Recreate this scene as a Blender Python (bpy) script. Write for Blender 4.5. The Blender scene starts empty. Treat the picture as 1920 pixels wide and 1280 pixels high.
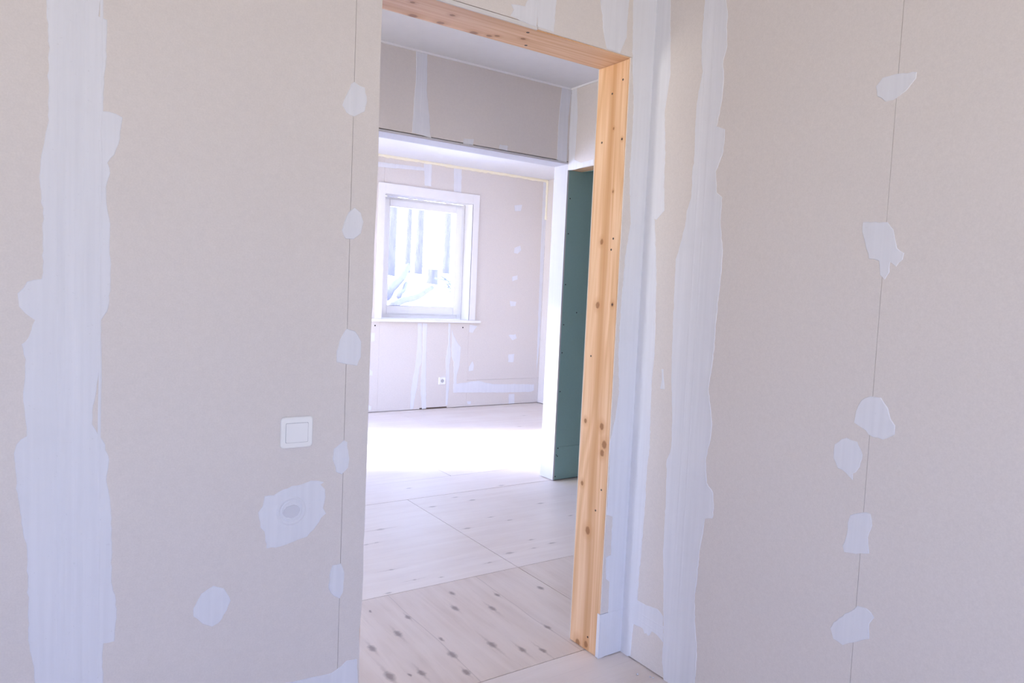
import bpy, bmesh, math, random
from mathutils import Vector, Matrix
from mathutils.geometry import delaunay_2d_cdt
random.seed(7)
D = bpy.data; C = bpy.context.scene.collection; SC = bpy.context.scene

EXPOSURE = 1.5
SKY_STRENGTH = 6.6
SKY_TOP = (.40, .51, 1.0, 1); SKY_MID = (.51, .61, .98, 1); SKY_HOR = (.84, .85, .89, 1); GROUND_HOR = (.74, .68, .63, 1); GROUND_LOW = (.63, .55, .48, 1)
SUN = 3.4; SUN_SIZE = 9
BOARD_C = (.74, .69, .66); GREEN_C = (.29, .45, .43); FILL_C = (.80, .805, .85); FILL_D = (.75, .755, .80)
PLY_A = (.80, .71, .64); PLY_B = (.73, .63, .56); PLY_C = (.84, .77, .72)

# ---------------------------------------------------------------- camera
EYE = (0.0, 0.0, 1.28347)
YAW, PITCH, ROLL = math.radians(33.934), math.radians(-3.869), math.radians(2.551)
fw = Vector((math.sin(YAW)*math.cos(PITCH), math.cos(YAW)*math.cos(PITCH), math.sin(PITCH)))
r0 = Vector((math.cos(YAW), -math.sin(YAW), 0)); u0 = r0.cross(fw)
rt = math.cos(ROLL)*r0 + math.sin(ROLL)*u0; up = -math.sin(ROLL)*r0 + math.cos(ROLL)*u0
cd = D.cameras.new('camera'); cam = D.objects.new('camera', cd); C.objects.link(cam)
cd.sensor_width = 36; cd.lens = 36*1332.6/1920; cd.clip_start = .02; cd.clip_end = 300
m = Matrix((rt, up, -fw)).transposed().to_4x4(); m.translation = EYE; cam.matrix_world = m
SC.camera = cam

# ---------------------------------------------------------------- daylight
SC.view_settings.view_transform = 'Standard'; SC.view_settings.look = 'None'
SC.view_settings.gamma = 1; SC.view_settings.use_curve_mapping = False
SC.view_settings.exposure = EXPOSURE
w = D.worlds.new('sky'); SC.world = w; w.use_nodes = True
nt = w.node_tree; bg = nt.nodes['Background']; bg.inputs[1].default_value = SKY_STRENGTH
tc = nt.nodes.new('ShaderNodeTexCoord'); sx = nt.nodes.new('ShaderNodeSeparateXYZ')
mr = nt.nodes.new('ShaderNodeMapRange'); mr.inputs[1].default_value = -1; mr.inputs[2].default_value = 1
rp = nt.nodes.new('ShaderNodeValToRGB')
nt.links.new(tc.outputs['Generated'], sx.inputs[0]); nt.links.new(sx.outputs[2], mr.inputs[0])
nt.links.new(mr.outputs[0], rp.inputs[0]); nt.links.new(rp.outputs[0], bg.inputs[0])
e = rp.color_ramp.elements
e[0].position = 0.0; e[0].color = GROUND_LOW
e[1].position = 1.0; e[1].color = SKY_TOP
for p, c in ((.49, GROUND_HOR), (.51, SKY_HOR), (.58, SKY_MID)):
    q = e.new(p); q.color = c
sd = D.lights.new('sun', 'SUN'); sd.energy = SUN; sd.angle = math.radians(SUN_SIZE); sd.color = (1, .92, .78)
sun = D.objects.new('sun', sd); C.objects.link(sun); sun.location = (-8, 9, 8)
sun.rotation_euler = Vector((1, -.4, -.53)).to_track_quat('-Z', 'Y').to_euler()
def portal(name, loc, dirv, sx_, sy_):
    l = D.lights.new(name, 'AREA'); l.shape = 'RECTANGLE'; l.size = sx_; l.size_y = sy_; l.cycles.is_portal = True
    o = D.objects.new(name, l); C.objects.link(o); o.location = loc
    z = -Vector(dirv).normalized(); x = Vector((0, 0, 1)).cross(z); y = z.cross(x)
    mm = Matrix((x, y, z)).transposed().to_4x4(); mm.translation = loc; o.matrix_world = mm

# ---------------------------------------------------------------- measures (metres)
YA, YA2 = 1.835, 2.0          # the two faces of the wall with the doorway
XB = 1.771                    # right-hand wall of the near room
YC, YC2 = 3.846, 3.996        # the far side wall of the corridor
XS, XS2 = 2.978, 3.10         # corridor's end wall
YF, YF2 = 6.783, 7.02         # outside wall of the far room
XR = 4.965                    # right wall of the far room
XL = 0.9                      # left wall of the far room
CE, CF = 2.663, 2.615         # ceilings
BT = .0125                    # plasterboard thickness
NX, NY = -2.3, -2.5           # near room's other corner

# unseen windows, placed and sized for the light they let in: near room's rear wall, corridor's far left end, far room's left wall
WN = (-1.5, 0.2, .82, 2.25); WS = (-2.15, -1.2, .6, 2.2); WF = (1.1, 2.3, .1, 2.3); WH = (2.25, 3.6, .5, 2.3); WL1 = (4.5, 5.0, 1.25, 2.25); WL2 = (5.06, 6.65, .12, 2.28)  # side, corridor and far-wall openings are added for brightness
portal('portal_near_window', ((WN[0]+WN[1])/2, NY-.05, (WN[2]+WN[3])/2), (0, 1, 0), WN[1]-WN[0], WN[3]-WN[2])
portal('portal_added_side_window', (NX-.05, (WS[0]+WS[1])/2, (WS[2]+WS[3])/2), (1, 0, 0), WS[1]-WS[0], WS[3]-WS[2])
portal('portal_added_corridor_window', (NX-.05, (WH[0]+WH[1])/2, (WH[2]+WH[3])/2), (1, 0, 0), WH[1]-WH[0], WH[3]-WH[2])
portal('portal_left_window', (XL-.05, (WL1[0]+WL1[1])/2, (WL1[2]+WL1[3])/2), (1, 0, 0), WL1[1]-WL1[0], WL1[3]-WL1[2])
portal('portal_balcony_door', (XL-.05, (WL2[0]+WL2[1])/2, (WL2[2]+WL2[3])/2), (1, 0, 0), WL2[1]-WL2[0], WL2[3]-WL2[2])
portal('portal_added_far_opening', ((WF[0]+WF[1])/2, YF2+.05, (WF[2]+WF[3])/2), (0, -1, 0), WF[1]-WF[0], WF[3]-WF[2])
portal('portal_far_window', (3.45, 7.1, 1.6), (0, -1, 0), 1.1, 1.3)


# outlines of the filler smears, metres on each wall (along, up), taken where they sit on the boards
Aedge=[[(0.769,2.075),(0.77,2.048),(0.769,1.937),(0.77,1.769),(0.772,1.627),(0.771,1.513),(0.768,1.411),(0.769,1.252),(0.766,1.134),(0.766,0.956),(0.766,0.807),(0.765,0.701),(0.766,0.617),(0.764,0.564),(0.766,0.472),(0.764,0.379),(0.76,0.318),(0.763,0.161)]]
PA=[[(0.019,2.227),(0.019,1.853),(0.023,1.745),(0.023,1.606),(0.015,1.555),(0.009,1.521),(0.007,1.487),(0.013,1.409),(0.013,1.296),(0.011,1.27),(-0.015,1.263),(-0.032,1.237),(-0.029,1.209),(-0.018,1.195),(-0.001,1.181),(-0.008,1.158),(-0.018,1.135),(-0.025,1.129),(-0.018,1.095),(-0.023,1.02),(-0.016,0.95),(-0.016,0.93),(-0.035,0.914),(-0.039,0.894),(-0.033,0.806),(-0.026,0.74),(-0.016,0.668),(-0.014,0.595),(-0.014,0.475),(-0.004,0.411),(-0.002,0.374),(-0.001,0.037),(0.134,-0.017),(0.131,0.337),(0.129,0.402),(0.131,0.432),(0.153,0.431),(0.157,0.497),(0.156,0.53),(0.147,0.576),(0.147,0.69),(0.143,0.772),(0.135,0.816),(0.141,0.865),(0.127,0.91),(0.106,0.948),(0.111,1.002),(0.116,1.038),(0.121,1.074),(0.122,1.135),(0.123,1.183),(0.138,1.213),(0.142,1.273),(0.139,1.333),(0.14,1.398),(0.132,1.444),(0.134,1.491),(0.139,1.51),(0.134,1.532),(0.147,1.552),(0.155,1.576),(0.162,1.636),(0.149,1.642),(0.123,1.644),(0.129,1.74),(0.132,1.84),(0.115,1.844),(0.119,1.879),(0.117,2.266)],[(0.698,1.82),(0.728,1.811),(0.735,1.775),(0.729,1.748),(0.7,1.73),(0.679,1.737),(0.667,1.754),(0.68,1.789),(0.689,1.814)],[(0.708,1.493),(0.727,1.482),(0.735,1.458),(0.729,1.426),(0.708,1.409),(0.685,1.409),(0.675,1.431),(0.681,1.453),(0.692,1.48)],[(0.696,1.169),(0.72,1.163),(0.739,1.134),(0.739,1.092),(0.729,1.067),(0.703,1.071),(0.67,1.079),(0.67,1.108),(0.681,1.146)],[(0.697,0.864),(0.708,0.859),(0.715,0.811),(0.712,0.788),(0.694,0.77),(0.678,0.779),(0.667,0.816),(0.67,0.843)],[(0.675,0.52),(0.699,0.521),(0.71,0.493),(0.708,0.437),(0.698,0.421),(0.682,0.431),(0.667,0.454),(0.668,0.493)],[(0.489,0.736),(0.513,0.735),(0.537,0.748),(0.559,0.754),(0.589,0.757),(0.609,0.763),(0.629,0.761),(0.645,0.755),(0.636,0.749),(0.649,0.735),(0.651,0.714),(0.645,0.684),(0.654,0.667),(0.641,0.657),(0.629,0.638),(0.603,0.611),(0.569,0.603),(0.521,0.594),(0.497,0.596),(0.491,0.642),(0.48,0.654),(0.474,0.694),(0.485,0.709)],[(0.369,0.523),(0.394,0.511),(0.411,0.476),(0.402,0.451),(0.383,0.423),(0.367,0.417),(0.345,0.429),(0.323,0.454),(0.323,0.474),(0.341,0.508)],[(0.754,0.234),(0.761,0.162),(0.765,0.069),(0.426,0.172),(0.425,0.218),(0.489,0.222),(0.547,0.221),(0.608,0.216),(0.68,0.213),(0.708,0.226),(0.724,0.238)],[(1.177,2.141),(1.201,2.146),(1.227,2.148),(1.236,2.169),(1.244,2.195),(1.235,2.371),(1.259,2.378),(1.274,2.098),(1.26,2.099),(1.214,2.102),(1.176,2.107),(1.187,2.128)],[(1.262,2.379),(1.343,2.404),(1.345,2.197),(1.342,2.146),(1.34,2.097),(1.302,2.099),(1.276,2.099)],[(1.485,2.449),(1.52,2.242),(1.542,2.138),(1.557,2.097),(1.597,2.095),(1.615,2.093),(1.642,2.152),(1.641,2.206),(1.645,2.275),(1.638,2.496)],[(1.665,2.538),(1.661,2.279),(1.675,2.055),(1.69,1.934),(1.688,1.701),(1.705,1.54),(1.688,1.429),(1.682,1.281),(1.681,1.115),(1.694,0.946),(1.681,0.853),(1.664,0.779),(1.671,0.646),(1.667,0.522),(1.695,0.512),(1.698,0.373),(1.675,0.367),(1.681,0.289),(1.699,0.275),(1.7,0.158),(1.677,0.133),(1.674,0.065),(1.663,-0.002),(1.7735,0.009),(1.7735,0.618),(1.7735,0.806),(1.7735,1.198),(1.7735,1.507),(1.7735,1.909),(1.7735,2.302),(1.7735,2.566)]]
PB=[[(1.8375,2.58),(1.8375,2.314),(1.8375,1.916),(1.8375,1.509),(1.8375,1.197),(1.8375,0.802),(1.8375,0.615),(1.8375,-0.0),(1.799,-0.002),(1.781,0.01),(1.781,0.064),(1.776,0.127),(1.73,0.13),(1.72,0.116),(1.712,0.121),(1.702,0.116),(1.694,0.123),(1.686,0.139),(1.66,0.137),(1.631,0.124),(1.634,0.161),(1.639,0.214),(1.667,0.228),(1.72,0.22),(1.763,0.22),(1.763,0.306),(1.757,0.408),(1.754,0.54),(1.754,0.703),(1.746,0.77),(1.753,0.916),(1.756,1.012),(1.749,1.089),(1.754,1.202),(1.763,1.372),(1.775,1.485),(1.787,1.561),(1.778,1.556),(1.742,1.585),(1.751,1.678),(1.753,1.77),(1.768,1.913),(1.763,1.948),(1.751,2.043),(1.771,2.288),(1.786,2.555)],[(1.632,2.494),(1.62,2.241),(1.622,2.128),(1.619,2.053),(1.611,2.016),(1.62,1.967),(1.628,1.922),(1.629,1.841),(1.624,1.753),(1.629,1.695),(1.627,1.618),(1.643,1.578),(1.646,1.54),(1.659,1.481),(1.679,1.421),(1.678,1.36),(1.676,1.281),(1.673,1.195),(1.671,1.115),(1.667,1.023),(1.66,0.962),(1.653,0.901),(1.649,0.796),(1.652,0.776),(1.666,0.748),(1.659,0.63),(1.658,0.536),(1.658,0.434),(1.649,0.348),(1.641,0.248),(1.631,0.124),(1.633,0.065),(1.618,-0.011),(1.603,-0.146),(1.479,-0.078),(1.486,0.054),(1.484,0.135),(1.495,0.221),(1.504,0.279),(1.508,0.338),(1.502,0.401),(1.501,0.486),(1.492,0.537),(1.487,0.595),(1.458,0.604),(1.454,0.637),(1.461,0.688),(1.488,0.711),(1.498,0.774),(1.494,0.816),(1.485,0.847),(1.482,0.9),(1.492,0.951),(1.506,1.008),(1.499,1.061),(1.493,1.131),(1.493,1.218),(1.489,1.304),(1.484,1.372),(1.484,1.446),(1.5,1.532),(1.5,1.61),(1.522,1.626),(1.531,1.692),(1.51,1.738),(1.504,1.776),(1.506,1.818),(1.539,1.832),(1.534,1.859),(1.524,1.913),(1.522,1.974),(1.529,2.026),(1.517,2.072),(1.524,2.129),(1.524,2.179),(1.534,2.215),(1.554,2.463)],[(1.016,1.866),(0.976,1.867),(0.931,1.861),(0.933,1.845),(0.953,1.82),(0.984,1.804),(1.004,1.803),(1.026,1.822),(1.032,1.847)],[(1.039,1.507),(0.973,1.503),(0.958,1.484),(0.945,1.437),(0.927,1.424),(0.929,1.408),(0.944,1.391),(0.959,1.403),(0.959,1.378),(0.97,1.359),(0.983,1.371),(0.989,1.406),(1.015,1.412),(1.028,1.453),(1.039,1.481)],[(0.982,1.063),(0.955,1.063),(0.936,1.039),(0.927,1.014),(0.914,0.999),(0.914,0.976),(0.943,0.958),(0.967,0.96),(1.0,0.977),(1.021,0.987),(1.018,1.019),(1.006,1.049)],[(1.038,0.945),(1.008,0.94),(0.991,0.909),(0.996,0.876),(1.005,0.859),(1.013,0.854),(1.012,0.837),(1.034,0.853),(1.056,0.859),(1.071,0.884),(1.07,0.921),(1.052,0.939)],[(1.011,0.745),(0.983,0.76),(0.958,0.764),(0.951,0.735),(0.96,0.701),(0.953,0.661),(0.988,0.648),(1.021,0.642),(1.026,0.658),(1.017,0.693),(1.018,0.722)],[(0.997,0.489),(0.974,0.516),(0.949,0.519),(0.927,0.503),(0.939,0.481),(0.936,0.443),(0.977,0.416),(1.005,0.396),(1.032,0.401),(1.043,0.426),(1.035,0.447)],[(1.714,1.049),(1.704,1.05),(1.694,0.982),(1.714,0.981),(1.709,1.013)]]
PC=[[(1.828,2.656),(1.837,2.521),(1.83,2.415),(1.825,2.281),(1.821,2.19),(1.948,2.178),(1.942,2.195),(1.932,2.3),(1.91,2.43),(1.903,2.653)],[(2.897,2.661),(2.885,2.518),(2.88,2.376),(2.884,2.191),(2.878,2.182),(2.965,2.178),(2.961,2.477),(2.979,2.659)],[(2.168,2.211),(2.239,2.217),(2.235,2.179),(2.164,2.18)],[(2.428,2.215),(2.491,2.214),(2.486,2.182),(2.423,2.185)]]
PS=[[(3.843,2.659),(3.861,2.483),(3.836,2.126),(3.772,2.121),(3.585,2.134),(3.584,2.165),(3.705,2.159),(3.777,2.185),(3.773,2.25),(3.768,2.466),(3.788,2.654)]]
PF=[[(3.358,2.624),(3.455,2.621),(3.456,2.365),(3.378,2.364)],[(3.714,2.639),(3.816,2.635),(3.819,2.341),(3.727,2.341)],[(2.851,2.537),(3.371,2.549),(3.372,2.515),(2.853,2.488)],[(3.356,0.926),(3.405,0.926),(3.421,0.51),(3.396,0.463),(3.374,0.238),(3.348,0.111),(3.335,0.015),(3.304,0.008),(3.302,0.193),(3.315,0.297),(3.344,0.464),(3.36,0.719)],[(3.413,0.927),(3.467,0.923),(3.47,0.51),(3.49,0.006),(3.441,0.005),(3.414,0.237),(3.417,0.382),(3.423,0.51)],[(3.721,0.931),(3.748,0.927),(3.753,0.718),(3.769,0.57),(3.754,0.472),(3.761,0.224),(3.75,0.034),(3.727,0.035),(3.722,0.267),(3.705,0.538),(3.73,0.718)],[(3.77,0.858),(3.791,0.8),(3.852,0.71),(3.891,0.668),(3.881,0.469),(3.85,0.337),(3.853,0.254),(3.895,0.169),(3.819,0.172),(3.809,0.504),(3.778,0.57),(3.776,0.718)],[(3.813,0.264),(4.129,0.287),(4.32,0.246),(4.904,0.222),(4.908,0.15),(4.849,0.134),(4.448,0.142),(3.817,0.168)],[(4.511,0.804),(4.609,0.817),(4.628,0.769),(4.571,0.743)],[(4.523,0.583),(4.606,0.586),(4.595,0.49),(4.522,0.492)],[(4.045,0.512),(4.067,0.466),(4.06,0.407),(4.002,0.4),(4.004,0.45)],[(3.987,0.918),(4.09,0.902),(4.053,0.86),(4.035,0.827),(3.986,0.835)],[(3.993,0.064),(4.047,0.061),(4.044,0.027),(4.005,0.029)],[(4.552,0.12),(4.631,0.121),(4.637,0.006),(4.553,0.006)],[(4.513,2.28),(4.62,2.297),(4.605,2.222),(4.523,2.214)],[(4.539,1.801),(4.62,1.833),(4.635,1.782),(4.587,1.737),(4.536,1.744)],[(4.525,1.472),(4.6,1.492),(4.603,1.445),(4.528,1.42)],[(4.507,1.195),(4.599,1.189),(4.59,1.141),(4.522,1.133)],[(2.833,0.819),(2.878,0.82),(2.877,0.735),(2.836,0.727)],[(2.829,0.451),(2.863,0.427),(2.864,0.381),(2.831,0.386)],[(2.829,0.081),(2.862,0.063),(2.86,0.025),(2.831,0.026)],[(4.905,2.668),(4.966,2.666),(4.97,2.272),(4.962,1.494),(4.96,0.707),(4.931,0.35),(4.914,1.491),(4.905,2.265)]]
GSC=[[(3.01,1.941),(3.009,1.704),(3.007,1.359),(3.008,1.085),(3.116,1.17),(3.006,0.892),(3.005,0.623),(3.011,0.227),(3.009,0.171),(2.999,0.029)]][0]
CRUMB=[[(1.712,1.685),(1.74,1.652),(1.746,1.643)]][0]

# ---------------------------------------------------------------- materials
class NT:
    def __init__(s, name, rough=.8, spec=.3):
        s.m = D.materials.new(name); s.m.use_nodes = True; s.t = s.m.node_tree; s.b = s.t.nodes['Principled BSDF']
        s.b.inputs['Roughness'].default_value = rough; s.b.inputs['Specular IOR Level'].default_value = spec
    def n(s, k, **kw):
        x = s.t.nodes.new('ShaderNode'+k)
        for a, v in kw.items(): setattr(x, a, v)
        return x
    def l(s, a, b): s.t.links.new(a, b)
    def setin(s, i, v):
        if hasattr(v, 'is_linked') or hasattr(v, 'links'): s.l(v, i)
        else: i.default_value = v
    def pos(s): return s.n('NewGeometry').outputs['Position']
    def vm(s, op, a, b=None):
        x = s.n('VectorMath', operation=op); s.setin(x.inputs[0], a)
        if b is not None: s.setin(x.inputs[1], b)
        return x.outputs['Value'] if op in ('LENGTH', 'DISTANCE') else x.outputs[0]
    def mt(s, op, a, b=None, c=None, clamp=False):
        x = s.n('Math', operation=op); x.use_clamp = clamp
        for i, v in enumerate((a, b, c)):
            if v is not None: s.setin(x.inputs[i], v)
        return x.outputs[0]
    def noise(s, scale, v, detail=3, rough=.5, dist=0):
        x = s.n('TexNoise'); s.l(v, x.inputs['Vector']); x.inputs['Scale'].default_value = scale
        x.inputs['Detail'].default_value = detail; x.inputs['Roughness'].default_value = rough; x.inputs['Distortion'].default_value = dist
        return x.outputs['Fac']
    def ramp(s, f, stops):
        x = s.n('ValToRGB'); s.l(f, x.inputs[0]); e = x.color_ramp.elements
        e[0].position, e[0].color = stops[0][0], (*stops[0][1], 1); e[1].position, e[1].color = stops[-1][0], (*stops[-1][1], 1)
        for p, c in stops[1:-1]: q = e.new(p); q.color = (*c, 1)
        return x.outputs[0]
    def mr(s, v, a, b, c, d):
        x = s.n('MapRange'); s.setin(x.inputs[0], v)
        for i, q in enumerate((a, b, c, d)): x.inputs[i+1].default_value = q
        return x.outputs[0]
    def mix(s, f, a, b, mode='MIX'):
        x = s.n('Mix', data_type='RGBA', blend_type=mode); s.setin(x.inputs['Factor'], f)
        s.setin(x.inputs['A'], a if not isinstance(a, tuple) else (*a, 1)); s.setin(x.inputs['B'], b if not isinstance(b, tuple) else (*b, 1))
        return x.outputs['Result']
    def bump(s, h, strength, dist=.002):
        x = s.n('Bump'); x.inputs['Strength'].default_value = strength; x.inputs['Distance'].default_value = dist
        s.l(h, x.inputs['Height']); s.l(x.outputs[0], s.b.inputs['Normal'])
    def col(s, c): s.setin(s.b.inputs['Base Color'], c if not isinstance(c, tuple) else (*c, 1))

def flat(name, c, rough=.6, spec=.4, metal=0):
    t = NT(name, rough, spec); t.b.inputs['Metallic'].default_value = metal
    p = t.pos(); f = t.noise(14, p, 3)
    t.col(t.mix(f, tuple(x*.97 for x in c), tuple(min(1, x*1.03) for x in c))); return t.m

def board(name, c, wet=False):
    t = NT(name, .9, .15); p = t.pos()
    big = t.noise(1.7, p, 2); fine = t.noise(70, p, 4, .7)
    fib = t.noise(260, p, 2)
    a = t.mix(big, tuple(x*.985 for x in c), tuple(x*1.015 for x in c))
    sp = t.mr(fine, .3, .7, .975, 1.02); sp2 = t.mr(fib, .3, .7, .975, 1.025)
    k = t.mt('MULTIPLY', sp, sp2)
    cc = t.n('CombineColor'); [t.l(k, cc.inputs[i]) for i in range(3)]
    t.col(t.mix(1.0, a, cc.outputs[0], 'MULTIPLY')); t.bump(fine, .12, .0006); return t.m
BOARD = board('plasterboard_paper', BOARD_C)
GREEN = board('green_board_paper', GREEN_C)
CORE = flat('gypsum_core', (.62, .58, .55), .9, .1)
EDGE = flat('gypsum_edge', (.72, .70, .69), .9, .1)
DARK = flat('shadow_gap_framing', (.16, .12, .10), .9, .1)

def filler(name, c, d):
    t = NT(name, .75, .25); p = t.pos()
    st = t.noise(1, t.vm('MULTIPLY', p, (55, 55, 2.2)), 4, .6)
    pt = t.noise(9, p, 3); sp = t.noise(160, p, 2)
    a = t.mix(t.mr(st, .3, .7, 0, 1), d, c)
    a = t.mix(t.mr(pt, .55, .8, 0, .35), a, tuple(x*.93 for x in d))
    a = t.mix(t.mr(sp, .70, .78, 0, .25), a, tuple(x*.7 for x in d))
    t.col(a); t.bump(st, .25, .0012); return t.m
FILL = filler('joint_compound', FILL_C, FILL_D)
DISH = flat('rough_filler', (.68, .68, .73), .9, .1)

def wood(name, axis, knots, cols, stripe=None):
    """axis: grain direction index; knots: list of (x,y,z,r)"""
    t = NT(name, .55, .35); p = t.pos()
    sc = [9, 9, 9]; sc[axis] = .55
    n1 = t.noise(1, t.vm('MULTIPLY', p, tuple(sc)), 3, .5, .4)
    sc2 = [130, 130, 130]; sc2[axis] = 2.5
    n2 = t.noise(1, t.vm('MULTIPLY', p, tuple(sc2)), 3, .6)
    rings = t.mt('FRACT', t.mt('MULTIPLY', n1, 9.0))
    tri = t.mt('ABSOLUTE', t.mt('SUBTRACT', rings, .5))
    f = t.mt('ADD', t.mt('MULTIPLY', tri, .75), t.mt('MULTIPLY', n2, .55))
    a = t.ramp(f, [(.22, cols[0]), (.45, cols[1]), (.75, cols[2])])
    if stripe:
        i, x0, wd = stripe; sp = t.n('SeparateXYZ'); t.l(p, sp.inputs[0])
        wob = t.noise(1, t.vm('MULTIPLY', p, (3, 3, 1.1)), 2)
        x = t.mt('ABSOLUTE', t.mt('SUBTRACT', t.mt('ADD', sp.outputs[i], t.mt('MULTIPLY', wob, .03)), x0+.015))
        a = t.mix(t.mr(x, 0, wd, .75, 0), a, cols[3])
    if knots:
        acc = None; halo = None
        for kx, ky, kz, r in knots:
            s_ = [1/r]*3; s_[axis] = 1/(r*1.25)
            dd = t.vm('LENGTH', t.vm('MULTIPLY', t.vm('SUBTRACT', p, (kx, ky, kz)), tuple(s_)))
            acc = dd if acc is None else t.mt('MINIMUM', acc, dd)
        wob = t.mt('MULTIPLY', t.noise(180, p, 2), .5)
        acc = t.mt('ADD', acc, t.mt('SUBTRACT', wob, .25))
        a = t.mix(t.mr(acc, .8, 3.0, .55, 0), a, cols[3]); a = t.mix(t.mr(acc, .75, 1.15, .8, 0), a, (.30, .13, .05))
    t.col(a); t.bump(n2, .15, .0008); return t.m
WC = ((.86, .60, .39), (.79, .51, .30), (.69, .41, .21), (.58, .295, .13))
jknots = [(1.664, y, z, r) for y, z, r in ((1.902,1.868,.004),(1.888,1.651,.004),(1.937,1.255,.010),(1.860,1.26,.006),(1.881,.828,.010),(1.971,.833,.007),(1.863,.766,.012),(1.872,.735,.010),(1.972,.602,.007),(1.927,.438,.012),(1.951,.008,.012),(1.904,.022,.010),(1.933,1.479,.008),(1.856,1.825,.004))]
JAMBM = wood('pine_upright', 2, jknots, WC, (1, 1.912, .028))
hknots = [(x, y, 2.09, r) for x, y, r in ((1.287,1.926,.007),(1.21,1.959,.007),(1.019,1.904,.007),(.886,1.896,.006),(1.02,1.98,.010),(1.14,1.985,.012),(.93,1.985,.012),(1.19,1.975,.008))]
HEADM = wood('pine_header', 0, hknots, WC)
WOOD2 = wood('pine_lintel', 1, [], WC)

def ply(name, axis, knots, seams=(), kc=.35, PLY_A=PLY_A, PLY_B=PLY_B, PLY_C=PLY_C):
    t = NT(name, .42, .5); p = t.pos()
    sc = [16, 16, 16]; sc[axis] = 1.3
    n1 = t.noise(1, t.vm('MULTIPLY', p, tuple(sc)), 4, .6, .6)
    sc2 = [90, 90, 90]; sc2[axis] = 5
    n2 = t.noise(1, t.vm('MULTIPLY', p, tuple(sc2)), 3, .6)
    big = t.noise(2.2, p, 3)
    a = t.mix(t.mr(n1, .3, .7, 0, 1), PLY_A, PLY_B)
    a = t.mix(t.mr(big, .4, .7, 0, .5), a, PLY_C)
    a = t.mix(t.mr(n2, .58, .8, 0, .3), a, tuple(x*.72 for x in PLY_B))
    # knots: a dark eye with a streak of disturbed grain before and after it
    acc = st = None
    wv = t.n('TexNoise'); t.l(p, wv.inputs['Vector']); wv.inputs['Scale'].default_value = 60
    pw = t.vm('ADD', p, t.vm('MULTIPLY', t.vm('SUBTRACT', wv.outputs['Color'], (.5, .5, .5)), (.012, .012, 0)))
    for kx, ky, r, el in knots:
        q = t.vm('SUBTRACT', pw, (kx, ky, 0))
        s1 = [1/r, 1/r, 1]; s1[axis] = 1/(r*1.8)
        d1 = t.vm('LENGTH', t.vm('MULTIPLY', q, tuple(s1)))
        s2 = [1/(r*.55), 1/(r*.55), 1]; s2[axis] = 1/(r*el)
        d2 = t.vm('LENGTH', t.vm('MULTIPLY', q, tuple(s2)))
        acc = d1 if acc is None else t.mt('MINIMUM', acc, d1)
        st = d2 if st is None else t.mt('MINIMUM', st, d2)
    if knots:
        a = t.mix(t.mr(st, .2, 1.1, .42, 0), a, (.36, .27, .22)); a = t.mix(t.mr(acc, .5, 1.25, kc, 0), a, (.23, .165, .135))
    sp = t.n('SeparateXYZ'); t.l(p, sp.inputs[0])
    for x0 in seams:
        wob = t.mt('MULTIPLY', t.noise(1, t.vm('MULTIPLY', p, (2.5, 2.5, 1)), 2), .03)
        x = t.mt('ABSOLUTE', t.mt('SUBTRACT', t.mt('ADD', sp.outputs[0], wob), x0+.015))
        a = t.mix(t.mr(x, .0008, .003, .38, 0), a, (.36, .28, .24))
    t.col(a); t.bump(n2, .1, .0005); return t.m
rk = random.Random(3)
def kn(lst, big): return [(x, y, r, el) for (x, y, r, el) in lst]
KYL = [(1.213,2.447,.011,5),(1.122,2.342,.014,6),(.997,2.287,.014,5),(.975,2.087,.017,7),(1.076,2.055,.012,7),(1.036,2.062,.006,3),(1.473,2.56,.011,3),(1.414,2.428,.014,4),(1.634,2.456,.010,4),(1.547,2.357,.013,7),(1.387,2.103,.014,9),(1.463,2.02,.012,7),(1.526,1.978,.010,9),(1.225,2.111,.014,4),(1.21,1.986,.012,4),(1.648,2.116,.010,5),(1.842,2.427,.012,2),(1.105,2.563,.006,3),(1.244,2.228,.008,4)]
KXL = [(1.527,3.443,.014,9),(1.373,3.263,.008,13),(1.429,3.269,.007,9),(1.95,3.253,.012,4),(1.954,2.841,.013,4),(2.231,2.858,.011,4),(1.958,3.681,.012,4),(2.243,3.696,.012,4),(2.179,3.793,.010,4),(2.589,3.899,.012,4),(2.59,3.455,.012,4),(2.167,3.361,.009,5),(2.238,3.269,.009,5),(1.798,2.779,.007,8),(1.513,2.733,.007,3),(1.396,2.763,.006,13),(1.238,2.688,.008,4),(1.352,2.914,.007,13),(2.162,2.949,.008,5),(2.102,2.843,.008,5),(2.026,2.515,.010,4),(2.003,4.093,.010,4),(2.608,3.181,.008,4)]
PLYY = ply('plywood_near', 1, KYL, (1.225, 1.648), .72, (.73, .62, .535), (.62, .505, .42), (.77, .685, .62)); PLYX = ply('plywood_corridor', 0, KXL); PLYP = ply('plywood_plain', 0, [(-.3,.6,.012,6),(.7,1.1,.01,6),(3.2,5.1,.012,5),(3.9,5.6,.012,5),(2.6,5.2,.01,4),(4.3,6.1,.012,6),(1.80,1.70,.006,3)])
WHITE = flat('white_pvc', (.90, .90, .90), .3, .5)
CASING = flat('white_painted_casing', (.86, .85, .86), .45, .4)
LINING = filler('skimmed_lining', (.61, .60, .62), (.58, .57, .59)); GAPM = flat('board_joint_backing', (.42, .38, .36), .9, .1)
PLASTIC = flat('white_switch_plastic', (.92, .92, .91), .25, .5)
PLASTIC2 = flat('white_rocker_plastic', (.88, .88, .88), .3, .5)
CEILM = flat('white_ceiling_paint', (.80, .80, .83), .85, .15)
TRIMM = flat('white_ceiling_insert', (.90, .90, .91), .3, .5)
RUBBER = flat('black_gasket', (.06, .06, .07), .6, .3)
SCREW = flat('black_screw_head', (.03, .03, .035), .5, .5, .6)
STEEL = flat('steel_contact', (.45, .42, .40), .4, .5, 1)
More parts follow.
